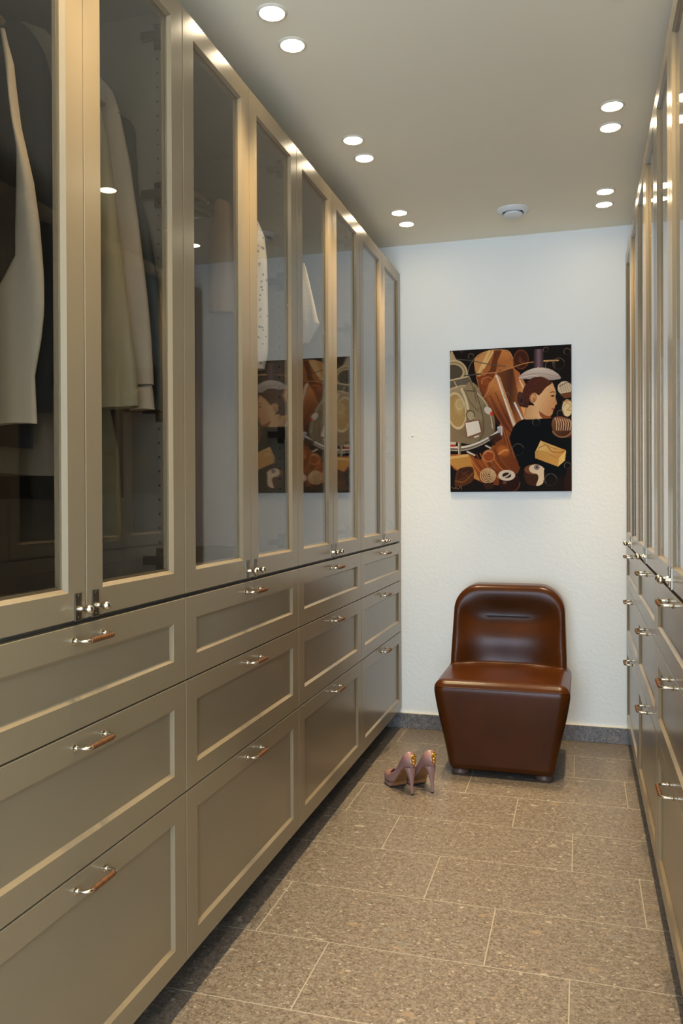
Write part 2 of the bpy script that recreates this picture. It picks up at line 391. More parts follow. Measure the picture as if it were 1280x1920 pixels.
# ------------------------------------------------------------------ air valve on the ceiling
v = empty('air_valve', (-.291, 3.82, H), label='round white ventilation valve on the ceiling near the far wall', cat='vent')
RN = lambda prof, n=48: [[(r*math.cos(2*PI*j/n), r*math.sin(2*PI*j/n), h) for j in range(n)] for r, h in prof]
mb = MB(); mb.rings(RN([(.048, 0), (.050, -.016), (.055, -.018), (.066, -.012), (.074, -.003), (.074, 0)]), closed=True); mb.obj('outer_ring', M_WHITE, v, smooth=35)
MB().rings(RN([(.010, -.004), (.036, -.010), (.043, -.020), (.043, -.026), (.038, -.029), (.0005, -.030)])).obj('centre_cone', M_WHITE, v, smooth=35)
MB().rings(RN([(.0495, -.001), (.0495, -.003), (.0005, -.004)])).obj('throat', M_DARK, v)
#PART2
# ------------------------------------------------------------------ surface nets: turns a distance field into one smooth mesh
def surface_nets(fn, lo, hi, h):
    ax = [np.arange(a, b+h, h) for a, b in zip(lo, hi)]
    X, Y, Z = np.meshgrid(*ax, indexing='ij'); D = fn(X, Y, Z); s = D < 0
    nx, ny, nz = D.shape
    cnt = np.zeros((nx-1, ny-1, nz-1)); pos = np.zeros((nx-1, ny-1, nz-1, 3))
    cs = [(i, j, k) for i in (0, 1) for j in (0, 1) for k in (0, 1)]
    sl = lambda a, c: a[c[0]:nx-1+c[0], c[1]:ny-1+c[1], c[2]:nz-1+c[2]]
    for c in cs:
        for a in range(3):
            if c[a]: continue
            d = list(c); d[a] = 1; d = tuple(d)
            d0, d1 = sl(D, c), sl(D, d); m = (d0 < 0) != (d1 < 0)
            t = np.where(m, d0/np.where(m, d0-d1, 1), 0)
            for q in range(3): pos[..., q] += m*(c[q]+(t if q == a else 0))
            cnt += m
    act = cnt > 0; idx = -np.ones(act.shape, int); idx[act] = np.arange(act.sum())
    base = np.stack(np.meshgrid(*[x[:-1] for x in ax], indexing='ij'), -1)
    V = (base+pos/np.maximum(cnt, 1)[..., None]*h)[act]
    Fs = []
    for a in range(3):
        b, c = [(1, 2), (2, 0), (0, 1)][a]
        d = [slice(None)]*3; e = [slice(None)]*3
        d[a] = slice(0, -1); e[a] = slice(1, None)
        d[b] = e[b] = slice(1, -1); d[c] = e[c] = slice(1, -1)
        ch = s[tuple(d)] != s[tuple(e)]; I = np.argwhere(ch)
        if not len(I): continue
        I[:, b] += 1; I[:, c] += 1
        def g(db, dc):
            J = I.copy(); J[:, b] -= db; J[:, c] -= dc; return idx[J[:, 0], J[:, 1], J[:, 2]]
        q = np.stack([g(1, 1), g(0, 1), g(0, 0), g(1, 0)], 1)
        flip = ~s[tuple(d)][ch]; q[flip] = q[flip][:, ::-1]; Fs.append(q)
    return V, np.concatenate(Fs)
def nets_obj(name, fn, lo, hi, h, m, parent, relax=2):
    V, Fq = surface_nets(fn, lo, hi, h)
    for _ in range(3):                      # pull the vertices onto the surface
        e = 1e-4; x, y, z = V.T; d = fn(x, y, z)
        g = np.stack([fn(x+e, y, z)-d, fn(x, y+e, z)-d, fn(x, y, z+e)-d], 1)/e
        V = V-g*(d/np.maximum((g*g).sum(1), .2))[:, None]
    me = bpy.data.meshes.new(name); me.from_pydata(V.tolist(), [], Fq.tolist()); me.materials.append(m); shade(me); me.update()
    return link_mesh(name, me, None, parent)
smin = lambda a, b, k: np.minimum(a, b)-np.maximum(k-np.abs(a-b), 0)**2/(4*k)
smax = lambda a, b, k: -smin(-a, -b, k)
def boxd(qx, qy, qz, r):
    qx, qy, qz = qx+r, qy+r, qz+r
    return np.sqrt(np.maximum(qx, 0)**2+np.maximum(qy, 0)**2+np.maximum(qz, 0)**2)+np.minimum(np.maximum(qx, np.maximum(qy, qz)), 0)-r

# ------------------------------------------------------------------ leather lounge chair
M_LEATHER, nt, p = new_mat('brown_leather')
p.inputs['Roughness'].default_value = .27; p.inputs['Specular IOR Level'].default_value = .17
tc = N(nt, 'ShaderNodeTexCoord'); n1 = N(nt, 'ShaderNodeTexNoise'); n1.inputs['Scale'].default_value = 7; n1.inputs['Detail'].default_value = 5
nt.links.new(tc.outputs['Object'], n1.inputs['Vector']); r = N(nt, 'ShaderNodeValToRGB'); e = r.color_ramp.elements
e[0].position = .3; e[1].position = .75; e[0].color = (.044, .0122, .0024, 1); e[1].color = (.068, .0185, .0036, 1)
nt.links.new(n1.outputs['Fac'], r.inputs[0]); nt.links.new(r.outputs[0], p.inputs['Base Color'])
n2 = N(nt, 'ShaderNodeTexVoronoi'); n2.inputs['Scale'].default_value = 420; nt.links.new(tc.outputs['Object'], n2.inputs['Vector'])
b = N(nt, 'ShaderNodeBump'); b.inputs['Strength'].default_value = .10; b.inputs['Distance'].default_value = .0006
nt.links.new(n2.outputs['Distance'], b.inputs['Height']); nt.links.new(b.outputs[0], p.inputs['Normal'])
chair = empty('lounge_chair', (-.3275, 3.50, 0), label='brown leather armless lounge chair on round feet against the far wall', cat='chair')
def chair_base(x, y, z):
    t = np.clip((z-.03)/.33, 0, 1); t = t*t*(3-2*t)*.35+t*.65
    hx = .222+.064*t
    yf = .022-.022*t
    yc = (yf+.50)/2; hy = (.50-yf)/2
    hz = .187; top = .003*np.cos(x*5)
    return boxd(np.abs(x)-hx, np.abs(y-yc)-hy, np.abs(z-.2165-top)-.1955, .030+.014*np.clip((z-.05)/.25,0,1))
def chair_back(x, y, z):
    tilt = .10*np.clip((z-.36)/.40, 0, 1.2)
    yc = .415+tilt; r = .118
    hx = .266-.012*np.clip((z-.45)/.33, 0, 1)
    qx = np.abs(x)-hx+r; qz = np.abs(z-.52)-.262+r
    d2 = np.sqrt(np.maximum(qx, 0)**2+np.maximum(qz, 0)**2)+np.minimum(np.maximum(qx, qz), 0)-r
    rr = .036; a = d2+rr; bq = np.abs(y-yc)-.075+rr
    body = np.sqrt(np.maximum(a, 0)**2+np.maximum(bq, 0)**2)+np.minimum(np.maximum(a, bq), 0)-rr
    # hollow of the backrest: deep at the sides' foot, shallower at the lumbar swell, fading out at the top
    sx = np.clip(1-np.abs(x/.246)**3.2, 0, 1)
    tz = np.clip((z-.60)/.185, 0, 1)
    sz = (1.04-.36*np.exp(-((z-.535)/.085)**2))*(1-tz*tz*(3-2*tz))
    cut = (yc-.075+.066*sx*sz)-y
    return smax(body, cut*.85, .022)
def chair_f(x, y, z): return smin(chair_base(x, y, z), chair_back(x, y, z), .012)
nets_obj('upholstery', chair_f, (-.32, -.03, .02), (.32, .64, .82), .0085, M_LEATHER, chair)
def solve(fn, p0, d, n=40):
    p = np.array(p0, float); d = np.array(d, float)
    for _ in range(n):
        v = float(fn(np.array(p[0]), np.array(p[1]), np.array(p[2]))); p = p+d*v
    return tuple(p)
pts = [solve(chair_f, (-.40, y, .384), (1, 0, 0)) for y in np.linspace(.33, .05, 8)]
c0 = []
for a in np.linspace(.08, PI/2-.08, 6):
    c0.append(solve(chair_f, (-.244-.2*math.cos(a), .042-.2*math.sin(a), .384), (math.cos(a), math.sin(a), 0)))
pts += c0+[solve(chair_f, (x, -.2, .384), (0, 1, 0)) for x in np.linspace(-.235, .235, 14)]
full = pts+[(-q[0], q[1], q[2]) for q in (pts[:14][::-1])]
MB().tube(full, .0023, 8).obj('seat_welt', M_LEATHER, chair, smooth=60)
# horizontal dart across the backrest
sl = [solve(chair_f, (x, .2, .632), (0, 1, 0)) for x in np.linspace(-.112, .100, 16)]
M_SEAM = mat('seam_dark', (.012, .005, .003), .7)
MB().tube([(a, b_+.0005, c) for a, b_, c in sl], [.0008]+[.0026]*14+[.0008], 8).obj('back_dart', M_SEAM, chair, smooth=60)
lip = [solve(chair_f, (x, .2, .6275), (0, 1, 0)) for x in np.linspace(-.110, .098, 16)]
MB().tube([(a, b_+.0012, c) for a, b_, c in lip], [.0006]+[.0030]*14+[.0006], 8).obj('dart_piping', M_LEATHER, chair, smooth=60)
M_FOOT = mat('foot_wood', (.085, .048, .034), .45)
me_foot = MB().rings(RN([(.0005, .0), (.034, .0), (.038, .006), (.038, .016), (.033, .022), (.026, .045), (.0005, .045)], 28)).mesh('foot', M_FOOT, 40)
for x in (-.178, .178):
    for y in (.075, .43): link_mesh('foot', me_foot, None, chair, loc=(x, y, 0))

# ------------------------------------------------------------------ pink pumps
M_PINK = mat('pink_leather', (.27, .145, .13), .34, coat=.15)
M_SOLE = mat('tan_sole', (.20, .085, .028), .45, var=.2, scale=30)
M_BLK = mat('black_rubber', (.015, .013, .012), .6)
M_INSOLE = mat('insole', (.45, .33, .24), .6)
M_GOLD = mat('gold', (.85, .55, .16), .22, 1)
def lerp(t, K):
    for (a, va), (b_, vb) in zip(K, K[1:]):
        if t <= b_: return va+(vb-va)*max(0, (t-a)/(b_-a))
    return K[-1][1]
_lin = lerp
def lerp(t, K):      # the same table, rounded off at its knots
    w = min(.011, max(0, t-K[0][0]), max(0, K[-1][0]-t)); return sum(_lin(t+w*k/3, K) for k in range(-3, 4))/7
Kzb = [(0, .108), (.028, .103), (.058, .078), (.086, .044), (.108, .018), (.128, .0105), (.165, .0105), (.21, .020)]      # underside of the upper
Kw = [(0, .0008), (.0015, .008), (.005, .0170), (.015, .0255), (.035, .0295), (.07, .028), (.11, .036), (.145, .041), (.175, .038), (.198, .022), (.208, .004)]
Kside = [(0, .062), (.010, .061), (.030, .053), (.058, .043), (.088, .039), (.118, .046), (.15, .051), (.18, .043), (.208, .018)]  # height of topline above the underside
Kopen = [(0, 1.60), (.09, 1.66), (.118, 1.85), (.152, 3.14), (.21, 3.14)]                                     # half angle of the U
def shoe(loc, rz, label):
    r = empty('high_heel_shoe', loc, rz, label=label, cat='shoe', group='pair of pink pumps on the floor')
    st = np.concatenate([[0, .0007, .0015, .003, .005, .0085, .0125, .017], np.linspace(.022, .19, 22), [.198, .204, .208]]); n = 26
    def rings(inset):
        out = []
        for s in st:
            zb = lerp(s, Kzb)+inset; w = max(.001, lerp(s, Kw)-inset); hs = lerp(s, Kside); ph = lerp(s, Kopen); ring = []
            lean = -.012*math.sin(min(1, s/.03)*PI/2)*0
            for j in range(n):
                a = -ph+2*ph*j/(n-1); c = math.cos(a); pf = lambda q: 1-math.copysign(abs(q)**.62, q); z = zb+hs*pf(c)/pf(math.cos(ph))
                bx0 = inset if s < .012 else 0
                yl = math.copysign(abs(math.sin(a))**.75, a)*w
                tt = max(0, (z-zb)/.061); fb = max(0, 1-s/.06); bx = s+(.016*tt*tt-.012*math.sin(min(1, tt)*PI))*fb+bx0; yl *= 1-.20*tt*tt*fb
                ring.append((bx, yl, z))
            out.append(ring)
        return out
    mb = MB(); R0 = rings(0); R1 = rings(.0016)
    v = [q for rr in R0 for q in rr]+[q for rr in R1 for q in rr]; k = len(st); f = []
    for i in range(k-1):
        for j in range(n-1):
            a, b_ = i*n+j, (i+1)*n+j; f.append((a, b_, b_+1, a+1)); f.append((k*n+a, k*n+a+1, k*n+b_+1, k*n+b_))
        for j in (0, n-1): a, b_ = i*n+j, (i+1)*n+j; f.append((a, b_, k*n+b_, k*n+a))
    for j in range(n-1): f.append((j, j+1, k*n+j+1, k*n+j))
    # close the back of the heel counter
    f.append(tuple(range(n))[::-1])
    mb.add(v, f); u = mb.obj('upper', M_PINK, r, smooth=50)
    # insole
    ins = [[(s, y*lerp(s, Kw)*.8, lerp(s, Kzb)+.006) for y in (-1, -.5, 0, .5, 1)] for s in np.linspace(.006, .17, 16)]
    vv = [q for a in ins for q in a]; ff = [(i*5+j, i*5+j+1, (i+1)*5+j+1, (i+1)*5+j) for i in range(15) for j in range(4)]
    vv += [(a, b_, c-.003) for a, b_, c in vv]; m0 = len(ins)*5
    ff += [tuple(q+m0 for q in t)[::-1] for t in ff]
    MB().add(vv, ff).obj('insole', M_INSOLE, r, smooth=60)
    # tan shank and sole under the arch, platform in front
    def slab(s0, s1, ztop, zbot, kw, nn=18, ns=14):
        out = []
        for s in np.linspace(s0, s1, ns):
            w = max(.002, lerp(s, Kw)*kw); zt, zl = ztop(s), zbot(s)
            out.append([(s, -w, zt), (s, -w*.97, zl), (s, w*.97, zl), (s, w, zt)])
        return MB().rings(out)
    slab(.030, .122, lambda s: lerp(s, Kzb)+.006, lambda s: lerp(s, Kzb)-.0016, .86).obj('shank', M_SOLE, r)
    slab(.116, .2055, lambda s: lerp(s, Kzb)+.006, lambda s: max(.0035, .0035+.9*max(0, s-.185)*.3+.5*max(0, .122-s)), .97).obj('platform', M_PINK, r, smooth=40)
    slab(.104, .124, lambda s: lerp(s, Kzb)+.002, lambda s: .003+.5*max(0, .118-s), .93).obj('platform_back', M_SOLE, r)
    slab(.110, .2045, lambda s: .0036+.9*max(0, s-.185)*.3+.5*max(0, .122-s), lambda s: max(0, .9*max(0, s-.185)*.3+.5*max(0, .122-s)), .99).obj('outsole', M_BLK, r)
    # stiletto heel
    hr = []
    for z, xc, rx, ry in ((.110, .024, .023, .0250), (.100, .019, .0200, .0215), (.088, .0140, .0155, .018), (.075, .0100, .0110, .0135), (.058, .0070, .0078, .0098), (.035, .0045, .0056, .0066), (.012, .003, .0048, .0052), (.006, .003, .0048, .0052)):
        hr.append([(xc+rx*math.cos(a), ry*math.sin(a), z) for a in np.linspace(0, 2*PI, 18, endpoint=False)])
    MB().rings(hr).obj('heel', M_PINK, r, smooth=60)
    MB().rings([[(.003+.0052*math.cos(a), .0055*math.sin(a), z) for a in np.linspace(0, 2*PI, 16, endpoint=False)] for z in (0, .006)]).obj('heel_tip', M_BLK, r)
    # gold ornament of a round boss over an upright padlock shape on the counter
    g = MB(); bx, bz = -.0050, .158
    ty = lambda x, y, z: (x-.003, y, z)
    for j in range(6):
        a = j*PI/3; g.tube([(bx-.001, .011*math.cos(a), bz+.009*math.sin(a)), (bx-.004, .006*math.cos(a), bz+.005*math.sin(a))], [.0045, .0035], 8)
    g.tube([(bx+.002, 0, bz), (bx-.006, 0, bz)], [.007, .004], 10)
    g.box((bx+.001, -.0065, bz-.034), (bx-.006+.0, .0065, bz-.008))
    g.tube([(bx-.004, .0, bz-.014), (bx-.008, .0, bz-.014)], .003, 8); g.tube([(bx-.004, .0, bz-.026), (bx-.008, .0, bz-.026)], .0025, 8)
    g.obj('gold_ornament', M_GOLD, r, smooth=40)['label'] = 'gold metal ornament'
    return r
ang = math.atan2(.75, -.65)
shoe((-.652, 3.243, 0), ang, 'left pink high heel pump of the pair, nearer the drawers')
shoe((-.577, 3.288, 0), ang, 'right pink high heel pump of the pair, the one next to the brown chair')

# ------------------------------------------------------------------ clothes behind the glass (world coordinates, hanging plane at y)
def cloth_mat(name, col, rough=.85, weave=None, sheen=.2, spots=None):
    m, nt, p = new_mat(name); p.inputs['Roughness'].default_value = rough; p.inputs['Base Color'].default_value = (*col, 1); p.inputs['Sheen Weight'].default_value = 0; p.inputs['Specular IOR Level'].default_value = .25
    tc = N(nt, 'ShaderNodeTexCoord')
    if weave:
        wv = N(nt, 'ShaderNodeTexWave', bands_direction=weave[1]); wv.inputs['Scale'].default_value = weave[0]; wv.inputs['Distortion'].default_value = .9; wv.inputs['Detail'].default_value = 2
        nt.links.new(tc.outputs['Object'], wv.inputs['Vector'])
        b = N(nt, 'ShaderNodeBump'); b.inputs['Strength'].default_value = .35; b.inputs['Distance'].default_value = .0015
        nt.links.new(wv.outputs['Fac'], b.inputs['Height']); nt.links.new(b.outputs[0], p.inputs['Normal'])
        mx = N(nt, 'ShaderNodeMix', data_type='RGBA'); mx.inputs[6].default_value = (*[c*.82 for c in col], 1); mx.inputs[7].default_value = (*col, 1)
        nt.links.new(wv.outputs['Fac'], mx.inputs[0]); nt.links.new(mx.outputs[2], p.inputs['Base Color'])
    if spots:
        vo = N(nt, 'ShaderNodeTexVoronoi'); vo.inputs['Scale'].default_value = spots[0]; nt.links.new(tc.outputs['Object'], vo.inputs['Vector'])
        no = N(nt, 'ShaderNodeTexNoise'); no.inputs['Scale'].default_value = 60; nt.links.new(tc.outputs['Object'], no.inputs['Vector'])
        su = N(nt, 'ShaderNodeMath', operation='MULTIPLY_ADD'); su.inputs[1].default_value = .35; nt.links.new(no.outputs['Fac'], su.inputs[0]); nt.links.new(vo.outputs['Distance'], su.inputs[2])
        lt = N(nt, 'ShaderNodeMath', operation='LESS_THAN'); lt.inputs[1].default_value = spots[1]; nt.links.new(su.outputs[0], lt.inputs[0])
        mx = N(nt, 'ShaderNodeMix', data_type='RGBA'); mx.inputs[6].default_value = (*col, 1); mx.inputs[7].default_value = (*spots[2], 1)
        nt.links.new(lt.outputs[0], mx.inputs[0]); nt.links.new(mx.outputs[2], p.inputs['Base Color'])
    return m
def interp(z, K):
    K = sorted(K, key=lambda q: q[1])
    return float(np.interp(z, [q[1] for q in K], [q[0] for q in K]))
def cloth_strip(name, y, R, L, th, m, parent, rip=(.006, 60, 0), nz=34, n=28, seed=0):
    """closed hanging cloth form: right and left outlines as (x, z), thickness th along y, vertical folds"""
    zt = min(max(q[1] for q in R), max(q[1] for q in L)); zb = max(min(q[1] for q in R), min(q[1] for q in L)); out = []
    for i in range(nz):
        t = i/(nz-1); z = zt+(zb-zt)*t
        xr, xl = interp(z, R), interp(z, L); c, hw = (xr+xl)/2, max(.004, (xr-xl)/2)
        tt = th*(.35+.65*min(1, t*6)) ; ring = []
        for j in range(n):
            a = 2*PI*j/n; cx = math.cos(a); sy = math.sin(a)
            x = c+hw*math.copysign(abs(cx)**.8, cx)
            r_ = rip[0]*min(1, t*2.5)*math.sin(x*rip[1]+rip[2]+1.2*math.sin(z*7+seed)+seed)
            yy = y+tt*math.copysign(abs(sy)**.8, sy)+r_*abs(sy)
            ring.append((x-0.0*z, yy, z+.004*math.sin(x*25+seed) if i == nz-1 else z))
        out.append(ring)
    return MB().rings(out).obj(name, m, parent, smooth=70)
def hanger(y, z, label, m=None):
    o = empty('clothes_hanger', (-1.207, y, z), label=label, cat='hanger', group='hangers on the rails')
    b = MB().tube([(-.20, 0, -.055), (-.17, 0, -.030), (-.08, 0, .015), (0, 0, .035), (.08, 0, .015), (.17, 0, -.030), (.20, 0, -.055)], [.006, .009, .008, .009, .008, .009, .006], 8).obj('hanger_body', m or M_HANG, o, smooth=60)
    # hook passes over the rail (rail centre 2.20 m)
    zc = 2.20-z; pt = [(0, 0, .035), (0, 0, zc-.030)]
    if zc-.030 < .036: pt = [(0, 0, .030), (0, 0, .034)]
    pt += [(.0+.0165*math.sin(a)*1.0+0, 0, zc-.0165*math.cos(a)) for a in np.linspace(.3, PI*1.45, 12)]
    MB().tube(pt, .0017, 6).obj('hook', M_STEEL, o, smooth=60)
    return o
M_HANG = mat('hanger_wood', (.14, .09, .05), .4)
SC = lambda P, y0, y1: [(q[0]*y1/y0, 1.2+(q[1]-1.2)*y1/y0) for q in P]
def garment(name, label, cat, y, y0, R, L, th, m, body=None, group='clothes hanging behind the left glass doors', seed=0, part='sleeve', cuff=None, rip=(.005, 70, 0)):
    g = empty(name, (-1.207, y, 2.10), label=label, cat=cat, group=group); g_inv = Matrix.Translation((1.207, -y, -2.10))
    def put(o): o.matrix_parent_inverse = g_inv; return o
    R2, L2 = SC(R, y0, y), SC(L, y0, y)
    put(cloth_strip(part, y, R2, L2, th, m, g, seed=seed, rip=rip))
    if body:
        xl, xr, zt, zb = body
        BR = [(-1.15, zt), (-1.06, zt-.03), (xr, zt-.09), (xr-.004, (zt+zb)/2), (xr+.0, zb)]
        BL = [(-1.26, zt), (-1.34, zt-.03), (xl, zt-.09), (xl, (zt+zb)/2), (xl, zb)]
        put(cloth_strip('body', y, BR, BL, th*.9, m, g, seed=seed+2, rip=(.008, 45, 1)))
        put(cloth_strip('sleeve', y+.004, [(xl+.03, zt-.10), (xl+.02, zb)], [(xl-.02, zt-.10), (xl-.075, zb)], th*.8, m, g, seed=seed+4))
    if cuff:
        rr, ll, mm = cuff; put(cloth_strip('cuff', y, SC(rr, y0, y), SC(ll, y0, y), th*.85, mm, g, rip=(.001, 200, 0), nz=8))
    return g
C_COAT = cloth_mat('coat_pale_olive', (.215, .19, .125), .8); C_BEIGE = cloth_mat('sweater_beige', (.36, .295, .225), .9, (400, 'Z'))
C_BLACK = cloth_mat('jacket_black', (.010, .010, .011), .8); C_KNIT = cloth_mat('knit_cream', (.40, .325, .24), .95, (300, 'Z'), .5)
C_TAUPE = cloth_mat('jacket_taupe', (.17, .13, .09), .85); C_OLIVE = cloth_mat('trousers_olive', (.085, .075, .045), .85)
C_COPPER = cloth_mat('blouse_copper', (.20, .115, .062), .3); C_MAUVE = cloth_mat('dress_mauve', (.20, .16, .17), .8)
C_FLORAL = cloth_mat('dress_floral', (.72, .70, .68), .8, spots=(62, .40, (.16, .19, .27)))
C_LACE = cloth_mat('lace_white', (.74, .70, .62), .9, (90, 'Z')); C_NAVY = cloth_mat('jacket_teal', (.012, .018, .020), .7)
# left door of the nearest unit
garment('knit_cardigan', 'cream chunky knit cardigan behind the leftmost glass door', 'cardigan', 1.265, 1.15,
  [(-.914,1.979),(-.897,1.921),(-.894,1.868),(-.888,1.821),(-.871,1.764),(-.858,1.717),(-.852,1.676),(-.848,1.654),(-.84,1.567),(-.839,1.507),(-.845,1.461),(-.858,1.402),(-.854,1.322)],
  [(-.918,1.979),(-.904,1.892),(-.894,1.822),(-.886,1.775),(-.889,1.72),(-.892,1.64),(-.892,1.60),(-.93,1.545),(-.99,1.50),(-1.0,1.32)], .012, C_KNIT, rip=(.002, 90, 0), seed=1)
garment('black_jacket', 'black jacket hanging behind the cream knit cardigan', 'jacket', 1.335, 1.22,
  [(-.935,2.035),(-.909,2.009),(-.887,1.972),(-.875,1.927),(-.871,1.869),(-.865,1.821),(-.857,1.714),(-.855,1.60),(-.87,1.45),(-.88,1.35)],
  [(-1.00,2.035),(-1.02,1.9),(-1.03,1.35)], .024, C_BLACK, (-1.45, -1.0, 2.12, 1.30), seed=2)
garment('taupe_jacket', 'taupe jacket half hidden behind the black jacket', 'jacket', 1.40, 1.28,
  [(-.970,2.071),(-.928,2.051),(-.905,2.024),(-.885,1.97),(-.86,1.80),(-.855,1.40)], [(-1.02,2.071),(-1.04,1.95),(-1.03,1.40)], .022, C_TAUPE, (-1.45, -1.0, 2.14, 1.25), seed=3)
# right door of the nearest unit
garment('pale_coat', 'pale olive coat with a wide sleeve behind the nearest right-hand glass door', 'coat', 1.595, 1.50,
  [(-.957,2.018),(-.944,1.963),(-.93,1.87),(-.914,1.742),(-.902,1.653),(-.886,1.532),(-.876,1.459),(-.872,1.401),(-.872,1.389)],
  [(-.975,2.018),(-1.0,1.9),(-1.0,1.7),(-.995,1.392)], .024, C_COAT, (-1.44, -1.0, 2.10, 1.43), seed=4,
  cuff=([(-.8705,1.425),(-.8705,1.387)], [(-.998,1.425),(-.998,1.387)], C_COAT))
garment('olive_trousers', 'olive trousers hanging low below the pale olive coat', 'trousers', 1.60, 1.50,
  [(-.937,1.392),(-.918,1.292),(-.911,1.14),(-.916,1.115)], [(-1.02,1.392),(-1.03,1.115)], .018, C_OLIVE, part='trouser_leg', seed=5)
garment('beige_sweater', 'light beige sweater with a ribbed cuff beside the pale olive coat', 'sweater', 1.655, 1.58,
  [(-1.012,2.128),(-1.005,2.123),(-.976,2.091),(-.959,2.039),(-.935,1.925),(-.917,1.803),(-.904,1.705),(-.894,1.623),(-.887,1.547),(-.881,1.451),(-.881,1.442)],
  [(-1.06,2.128),(-1.06,2.0),(-1.0,1.6),(-.965,1.442)], .020, C_BEIGE, (-1.44, -1.04, 2.15, 1.35), seed=6,
  cuff=([(-.884,1.445),(-.879,1.389)], [(-.955,1.445),(-.935,1.389)], C_BEIGE))
garment('dark_jacket', 'dark teal jacket at the end of the nearest wardrobe, behind the beige sweater', 'jacket', 1.705, 1.66,
  [(-1.007,2.08),(-.983,2.067),(-.967,2.037),(-.966,1.985),(-.961,1.896),(-.946,1.856),(-.933,1.805),(-.922,1.742),(-.912,1.694),(-.901,1.589),(-.893,1.522),(-.893,1.431),(-.90,1.397)],
  [(-1.05,2.08),(-1.06,1.8),(-1.0,1.397)], .016, C_NAVY, (-1.44, -1.03, 2.12, 1.20), seed=7)
# second unit
garment('mauve_dress', 'long grey mauve dress in the second left wardrobe', 'dress', 2.20, 2.20,
  [(-.99,2.02),(-.955,1.95),(-.94,1.7),(-.932,1.4),(-.93,1.06)], [(-1.30,2.02),(-1.40,1.9),(-1.40,1.06)], .030, C_MAUVE, part='dress_body', seed=8, rip=(.010, 42, 0))
garment('copper_blouse', 'shiny copper blouse in the second left wardrobe, beside the mauve dress', 'blouse', 2.125, 2.02,
  [(-.91,2.000),(-.893,1.985),(-.884,1.94),(-.878,1.881),(-.875,1.80),(-.874,1.70)], [(-.935,2.000),(-.95,1.9),(-.96,1.70)], .016, C_COPPER, seed=9)
garment('floral_dress', 'white dress with blue-grey flowers behind the right door of the second wardrobe', 'dress', 2.365, 2.35,
  [(-.955,2.062),(-.945,2.045),(-.928,2.005),(-.919,1.922),(-.917,1.746),(-.918,1.645),(-.93,1.60)], [(-1.02,2.062),(-1.05,1.9),(-1.02,1.60)], .022, C_FLORAL, (-1.42, -1.0, 2.09, 1.40), seed=10)
# third unit
garment('lace_top', 'white lace top behind the left door of the third wardrobe', 'blouse', 2.895, 2.8,
  [(-.952,2.045),(-.945,2.03),(-.924,1.94),(-.9,1.838),(-.893,1.825),(-.90,1.812),(-.925,1.775),(-.935,1.76)], [(-.956,2.045),(-1.0,1.95),(-1.02,1.76)], .018, C_LACE, (-1.42, -1.0, 2.10, 1.62), seed=11, rip=(.006, 120, 0))
for y, z, l in ((1.265, 2.125, 'hanger under the cream knit cardigan'), (1.335, 2.125, 'hanger inside the black jacket'), (1.40, 2.125, 'hanger inside the taupe jacket'),
                (1.595, 2.125, 'hanger inside the pale olive coat'), (1.655, 2.13, 'hanger inside the beige sweater'), (1.705, 2.12, 'hanger inside the dark teal jacket'),
                (2.20, 2.06, 'hanger of the mauve dress'), (2.125, 2.09, 'hanger of the copper blouse'), (2.365, 2.11, 'hanger of the floral dress'),
                (2.47, 2.08, 'empty dark hanger beside the floral dress'), (2.895, 2.125, 'hanger of the white lace top')):
    hanger(y, z, l)
# small wall plug beside the left cabinets
tag(MB().rings([[(r*math.cos(a), -h, r*math.sin(a)) for a in np.linspace(0, 2*PI, 14, endpoint=False)] for r, h in ((.0065, 0), (.006, .002), (.003, .0035), (.0005, .004))]).obj('wall_plug', M_WHITE, None, smooth=50, loc=(-.836, YW, 1.521)),
    'tiny round white plug on the far wall beside the left wardrobes', 'plug')

# ------------------------------------------------------------------ painted canvas on the far wall: flat picture, rasterised onto the canvas as vertex colours
GW, GH = 300, 360
uu, vv_ = np.meshgrid(np.linspace(0, 1, GW), np.linspace(0, 1, GH))
yt = 88-55*uu; PX = 70+1117*uu; PY = yt+vv_*(1387-yt)
IMG = np.zeros((GH, GW, 3)); IMG[:] = (30, 22, 17)
def blend(mask, col, a=1.0):
    c = np.array(col, float) if not callable(col) else col(PX, PY)
    m = (mask*a)[..., None]; IMG[:] = IMG*(1-m)+c*m
def inpoly(P):
    P = np.array(P, float); ins = np.zeros(PX.shape, bool); j = len(P)-1
    for i in range(len(P)):
        xi, yi = P[i]; xj, yj = P[j]
        if yi != yj:
            c = ((yi > PY) != (yj > PY)) & (PX < (xj-xi)*(PY-yi)/(yj-yi)+xi); ins ^= c
        j = i
    return ins.astype(float)
def smooth_pts(P, n=8, closed=True):
    P = [np.array(p, float) for p in P]; k = len(P); out = []
    for i in range(k if closed else k-1):
        if closed: a, b, c, d = P[i-1], P[i], P[(i+1) % k], P[(i+2) % k]
        else: a, b, c, d = P[max(i-1, 0)], P[i], P[i+1], P[min(i+2, k-1)]
        for t in np.linspace(0, 1, n, endpoint=False):
            out.append(.5*((2*b)+(-a+c)*t+(2*a-5*b+4*c-d)*t*t+(-a+3*b-3*c+d)*t**3))
    if not closed: out.append(P[-1])
    return out
def poly(P, col, a=1., s=False): blend(inpoly(smooth_pts(P) if s else P), col, a)
def ell(cx, cy, rx, ry, col, rot=0, a=1., soft=0):
    c, s = math.cos(rot), math.sin(rot); X = (PX-cx)*c+(PY-cy)*s; Y = -(PX-cx)*s+(PY-cy)*c
    d = np.sqrt((X/rx)**2+(Y/ry)**2)
    blend((d < 1).astype(float) if not soft else np.clip((1-d)/soft, 0, 1), col, a)
